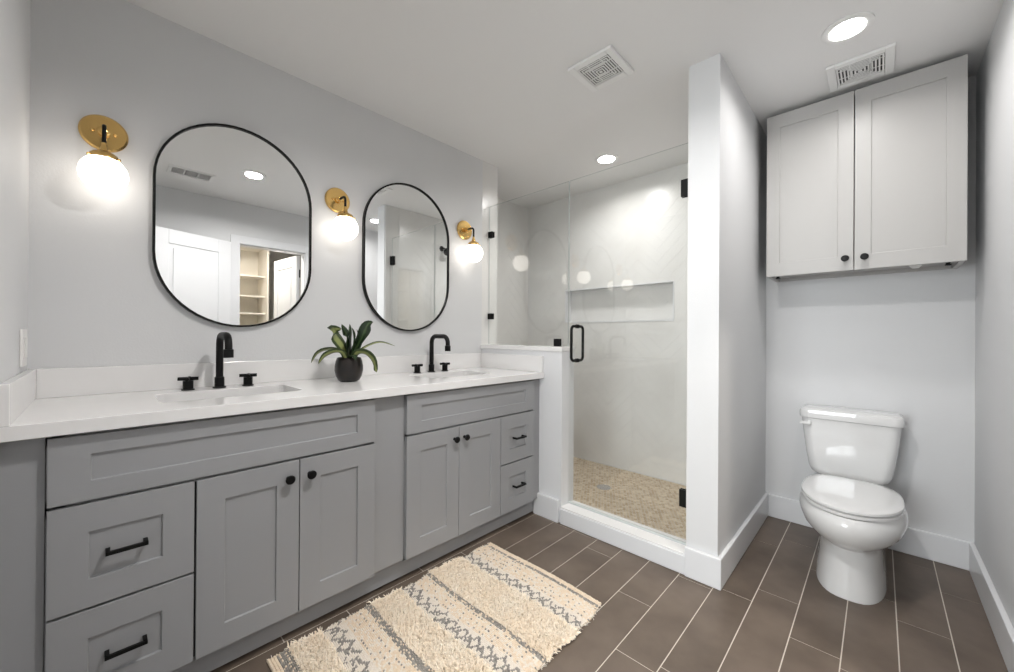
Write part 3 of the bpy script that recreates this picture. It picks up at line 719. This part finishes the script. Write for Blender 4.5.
# ------------------------------------------------------------------ toilet (faces -x)
TY = 2.043; TT = 2.022
tl = empty('toilet', 2.80, TY, 0, 'white two-piece toilet with closed lid below the wall cabinet', 'toilet')
def egg(xf, xb, hw, z, n=40, p=2.0, pb=2.6, xm=None):
    """ring with front at xf, back at xb, widest at xm"""
    xm = xm if xm is not None else xf+(xb-xf)*.52
    pts = []
    for i in range(n):
        a = 2*PI*i/n; c, s = math.cos(a), math.sin(a)
        q = p if c < 0 else pb
        cc = math.copysign(abs(c)**(2/q), c); ss = math.copysign(abs(s)**(2/q), s)
        pts.append(P(xm + (cc*(xb-xm) if c > 0 else cc*(xm-xf)), TY+ss*hw, z))
    return pts
bm = bmesh.new()
loft(bm, [egg(2.437, 3.06, .129, .0005, pb=5, p=2.7), egg(2.437, 3.06, .129, .012, pb=5, p=2.7), egg(2.446, 3.055, .125, .06, pb=5, p=2.6), egg(2.446, 3.05, .117, .13, pb=4, p=2.5), egg(2.450, 3.05, .117, .185, pb=4, p=2.4),
          egg(2.446, 3.04, .119, .214, pb=4, p=2.3), egg(2.425, 3.035, .138, .228, pb=4), egg(2.392, 3.03, .166, .247, pb=3.6), egg(2.366, 3.02, .184, .276, pb=3.4), egg(2.352, 3.01, .194, .312, pb=3.2), egg(2.349, 3.01, .197, .335, pb=3.2), egg(2.354, 3.008, .192, .360, pb=3.2), egg(2.366, 3.0, .180, .3795, pb=3.2)])
obj('bowl', bm, M['porc'], tl, smooth=True)
bm = bmesh.new(); loft(bm, [egg(2.374, 2.86, .172, .3805, pb=3.2), egg(2.366, 2.865, .181, .384, pb=3.2), egg(2.366, 2.865, .181, .394, pb=3.2), egg(2.374, 2.86, .173, .398, pb=3.2)]); obj('seat', bm, M['porc'], tl, smooth=True)
bm = bmesh.new(); loft(bm, [egg(2.375, 2.86, .172, .4005, pb=3.2), egg(2.366, 2.868, .182, .404, pb=3.2), egg(2.367, 2.868, .181, .413, pb=3.2), egg(2.380, 2.86, .172, .4195, pb=3.2), egg(2.43, 2.84, .135, .4225, pb=3.2), egg(2.52, 2.78, .07, .4235)]); obj('lid', bm, M['porc'], tl, smooth=True)
bm = bmesh.new()
for s in (-1, 1): lathe(bm, [(.016, 0), (.016, .02), (.012, .026), (0, .027)], P(2.888, TY+s*.075, .380), (0, 0, 1), 16)
tube(bm, [P(2.885, TY-.09, .40), P(2.885, TY+.09, .40)], .010, 10); obj('seat_hinge', bm, M['porc'], tl, smooth=True)
# tank
def tr(z, hx, hy, r=.045): return rrect(3.052, TT, z, hx, hy, r, 8)
bm = bmesh.new()
loft(bm, [tr(.372, .055, .120, .05), tr(.376, .072, .142, .05), tr(.392, .086, .160, .05), tr(.42, .092, .172, .05), tr(.50, .095, .184), tr(.60, .097, .196), tr(.692, .098, .204)])
obj('tank', bm, M['porc'], tl, smooth=True)
bm = bmesh.new()
loft(bm, [tr(.6925, .098, .203), tr(.695, .105, .213), tr(.722, .107, .215), tr(.738, .104, .211), tr(.745, .096, .203), tr(.7475, .088, .195), tr(.7480, .086, .193)])
obj('tank_lid', bm, M['porc'], tl, smooth=True)
bm = bmesh.new(); xl = 2.952
lathe(bm, [(.014, 0), (.014, .008), (.008, .012)], P(xl+.001, TT-.168, .666), (-1, 0, 0), 18)
loft(bm, [[P(xl-.012+dx, TT-.158, .666+dz) for dx, dz in ((-.005, -.008), (.005, -.008), (.005, .008), (-.005, .008))], [P(xl-.016+dx, TT-.208, .667+dz) for dx, dz in ((-.004, -.009), (.004, -.009), (.004, .007), (-.004, .007))]])
bpy_l = obj('flush_lever', bm, M['porc'], tl, bevel=.002)

# ------------------------------------------------------------------ rug
RX0, RX1, RY0, RY1 = .578, 1.672, .600, 1.296
rug = empty('bath_rug', (RX0+RX1)/2, (RY0+RY1)/2, 0, 'cream and grey woven rug with shaggy bands on the floor before the vanity', 'rug')
bm = bmesh.new(); NX, NY = 60, 40
def edgeY(x, s): return s*.006*math.sin(x*17+s)+s*.004*math.sin(x*41)
def rp(x, Y, z):
    v = (Y-RY0)/(RY1-RY0); x2 = x+.006*math.sin(Y*9+x*3)-.008*v
    return P(x2, Y + (edgeY(x, 1) if v > .5 else edgeY(x, -1))*abs(2*v-1)+.012*(RX1-x)*v, z)
top = [[bm.verts.new(rp(RX0+(RX1-RX0)*i/NX, RY0+(RY1-RY0)*j/NY, .0065)) for j in range(NY+1)] for i in range(NX+1)]
bot = [[bm.verts.new(rp(RX0+(RX1-RX0)*i/NX, RY0+(RY1-RY0)*j/NY, .0008)) for j in range(NY+1)] for i in range(NX+1)]
for i in range(NX):
    for j in range(NY):
        bm.faces.new((top[i][j], top[i+1][j], top[i+1][j+1], top[i][j+1])); bm.faces.new((bot[i][j], bot[i][j+1], bot[i+1][j+1], bot[i+1][j]))
for i in range(NX):
    for j in (0, NY): bm.faces.new((bot[i][j], bot[i+1][j], top[i+1][j], top[i][j]))
for j in range(NY):
    for i in (0, NX): bm.faces.new((bot[i][j], bot[i][j+1], top[i][j+1], top[i][j]))
obj('backing', bm, M['jute'], rug)
BANDS = [(RX0, .606, 'hem'), (.606, .650, 'grey'), (.650, .758, 'shag'), (.758, .845, 'zig'), (.845, .940, 'dash'), (.940, .970, 'grey'), (.970, 1.100, 'shag'),
         (1.100, 1.180, 'zig'), (1.180, 1.252, 'dash'), (1.252, 1.274, 'grey'), (1.274, 1.458, 'shag'), (1.458, 1.535, 'zig'), (1.535, 1.632, 'dash'), (1.632, 1.648, 'grey'), (1.648, RX1, 'hem')]
def knot(bm, x, Y, z, lx, ly, h, mi):
    """one low-poly yarn loop"""
    a = random.uniform(-.25, .25); ca, sa = math.cos(a), math.sin(a)
    ring = [bm.verts.new(rp(x+(u*ca-v*sa)*lx, Y+(u*sa+v*ca)*ly, z)) for u, v in ((-1, 0), (-.6, -1), (.6, -1), (1, 0), (.6, 1), (-.6, 1))]
    mid = [bm.verts.new(rp(x+(u*ca-v*sa)*lx*.62, Y+(u*sa+v*ca)*ly*.62, z+h)) for u, v in ((-1, 0), (-.6, -1), (.6, -1), (1, 0), (.6, 1), (-.6, 1))]
    for i in range(6): bm.faces.new((ring[i-1], ring[i], mid[i], mid[i-1])).material_index = mi
    bm.faces.new(mid).material_index = mi
bm = bmesh.new()
for x0, x1, kind in BANDS:
    if kind == 'shag': continue
    pr = .0066 if kind != 'hem' else .0085; n = max(1, round((x1-x0)/pr)); st = (x1-x0)/n
    for r in range(n):
        x = x0+st*(r+.5); Y = RY0+.004+(r % 2)*.005; k = 0
        while Y < RY1-.002:
            mi = 0
            if kind == 'grey': mi = 1 if random.random() < .82 else 0
            elif kind == 'zig':
                ph = (Y/.064) % 1; tri = abs(ph*2-1); q = (r+.5)/n
                dd = min(abs(q-(.12+.55*tri)), abs(q-(.88-.55*tri)))
                mi = 1 if dd < .10 and random.random() < .9 else 2
            elif kind == 'dash': mi = 1 if r % 4 == 1 and (k % 2) == 0 and random.random() < .42 else (2 if random.random() < .35 else 0)
            else: mi = 0
            knot(bm, x, Y, .006, st*.62, .0048, .0036+random.uniform(0, .0022), mi)
            Y += .0080+random.uniform(-.0010, .0010); k += 1
obj('woven_bands', bm, [M['cream_yarn'], M['grey_yarn'], M['white_yarn']], rug, smooth=True)
def tufts(bm, x0, x1, Y0, Y1, count, hmin, hmax, z=.006, spread=.012, wdt=.0022):
    for _ in range(count):
        x, Y = random.uniform(x0, x1), random.uniform(Y0, Y1); a = random.uniform(0, 2*PI); h = random.uniform(hmin, hmax)
        s = random.uniform(.3, 1)*spread; dx, dy = math.cos(a)*s, math.sin(a)*s; w = random.uniform(.7, 1.3)*wdt
        ox, oy = -math.sin(a)*w, math.cos(a)*w
        p = [rp(x, Y, z), rp(x+dx*.45, Y+dy*.45, z+h*.8), rp(x+dx, Y+dy, z+h)]
        o3 = [Vector((ox, -oy, 0)), Vector((ox, -oy, 0)), Vector((ox, -oy, 0))*.55]
        vs = [(bm.verts.new(q-o), bm.verts.new(q+Vector((0, 0, w*.7))), bm.verts.new(q+o)) for q, o in zip(p, o3)]
        for i in range(2):
            for k in range(2): bm.faces.new((vs[i][k], vs[i][k+1], vs[i+1][k+1], vs[i+1][k]))
for x0, x1, kind in BANDS:
    if kind != 'shag': continue
    bm = bmesh.new(); area = (x1-x0)*(RY1-RY0)
    tufts(bm, x0-.004, x1+.004, RY0-.002, RY1+.002, int(area*100000), .006, .014, .006, .010, .0015)
    tufts(bm, x0, x1, RY0-.012, RY0+.004, int((x1-x0)*900), .004, .012, .004, .022)
    tufts(bm, x0, x1, RY1-.004, RY1+.010, int((x1-x0)*900), .004, .012, .004, .022)
    o = obj('shag_band', bm, M['shag'], rug); o['kind'] = 'stuff'
bm = bmesh.new()
tufts(bm, RX0, RX1, RY0-.003, RY0+.004, 260, .001, .006, .003, .014, .0012)
tufts(bm, RX0, RX1, RY1-.004, RY1+.003, 420, .001, .006, .003, .018, .0012)
o = obj('fringe', bm, M['white_yarn'], rug); o['kind'] = 'stuff'

# ------------------------------------------------------------------ closet contents
su = empty('shelf_unit', 1.40, 3.86, 0, 'cream built-in shelves in the closet, seen in the nearer mirror', 'shelves')
bm = bmesh.new(); bx(bm, .602, .62, 3.66, 4.048, 0, 2.3); bx(bm, 1.66, 1.68, 3.60, 4.048, 0, 2.3); bx(bm, .62, 1.66, 4.036, 4.048, 0, 2.3)
obj('side_panel', bm, M['shelf'], su)
for zz in (.42, .82, 1.18, 1.42, 1.64, 1.90, 2.28): obj('shelf', BX(.62, 1.66, 3.70, 4.036, zz-.018, zz), M['shelf'], su)
downlight(1.32, 3.05, 'round recessed ceiling light inside the closet', 11, (1.0, .93, .84))
sp = obj('light_switch', BX(1.83, 1.90, 4.0435, 4.0495, 1.20, 1.32), M['plastic'], bevel=.002)
tag(sp, 'white light switch plate on the closet wall beside the shelves', 'switch')
obj('toggle', BX(1.855, 1.875, 4.040, 4.0435, 1.235, 1.285), M['plastic'], sp)
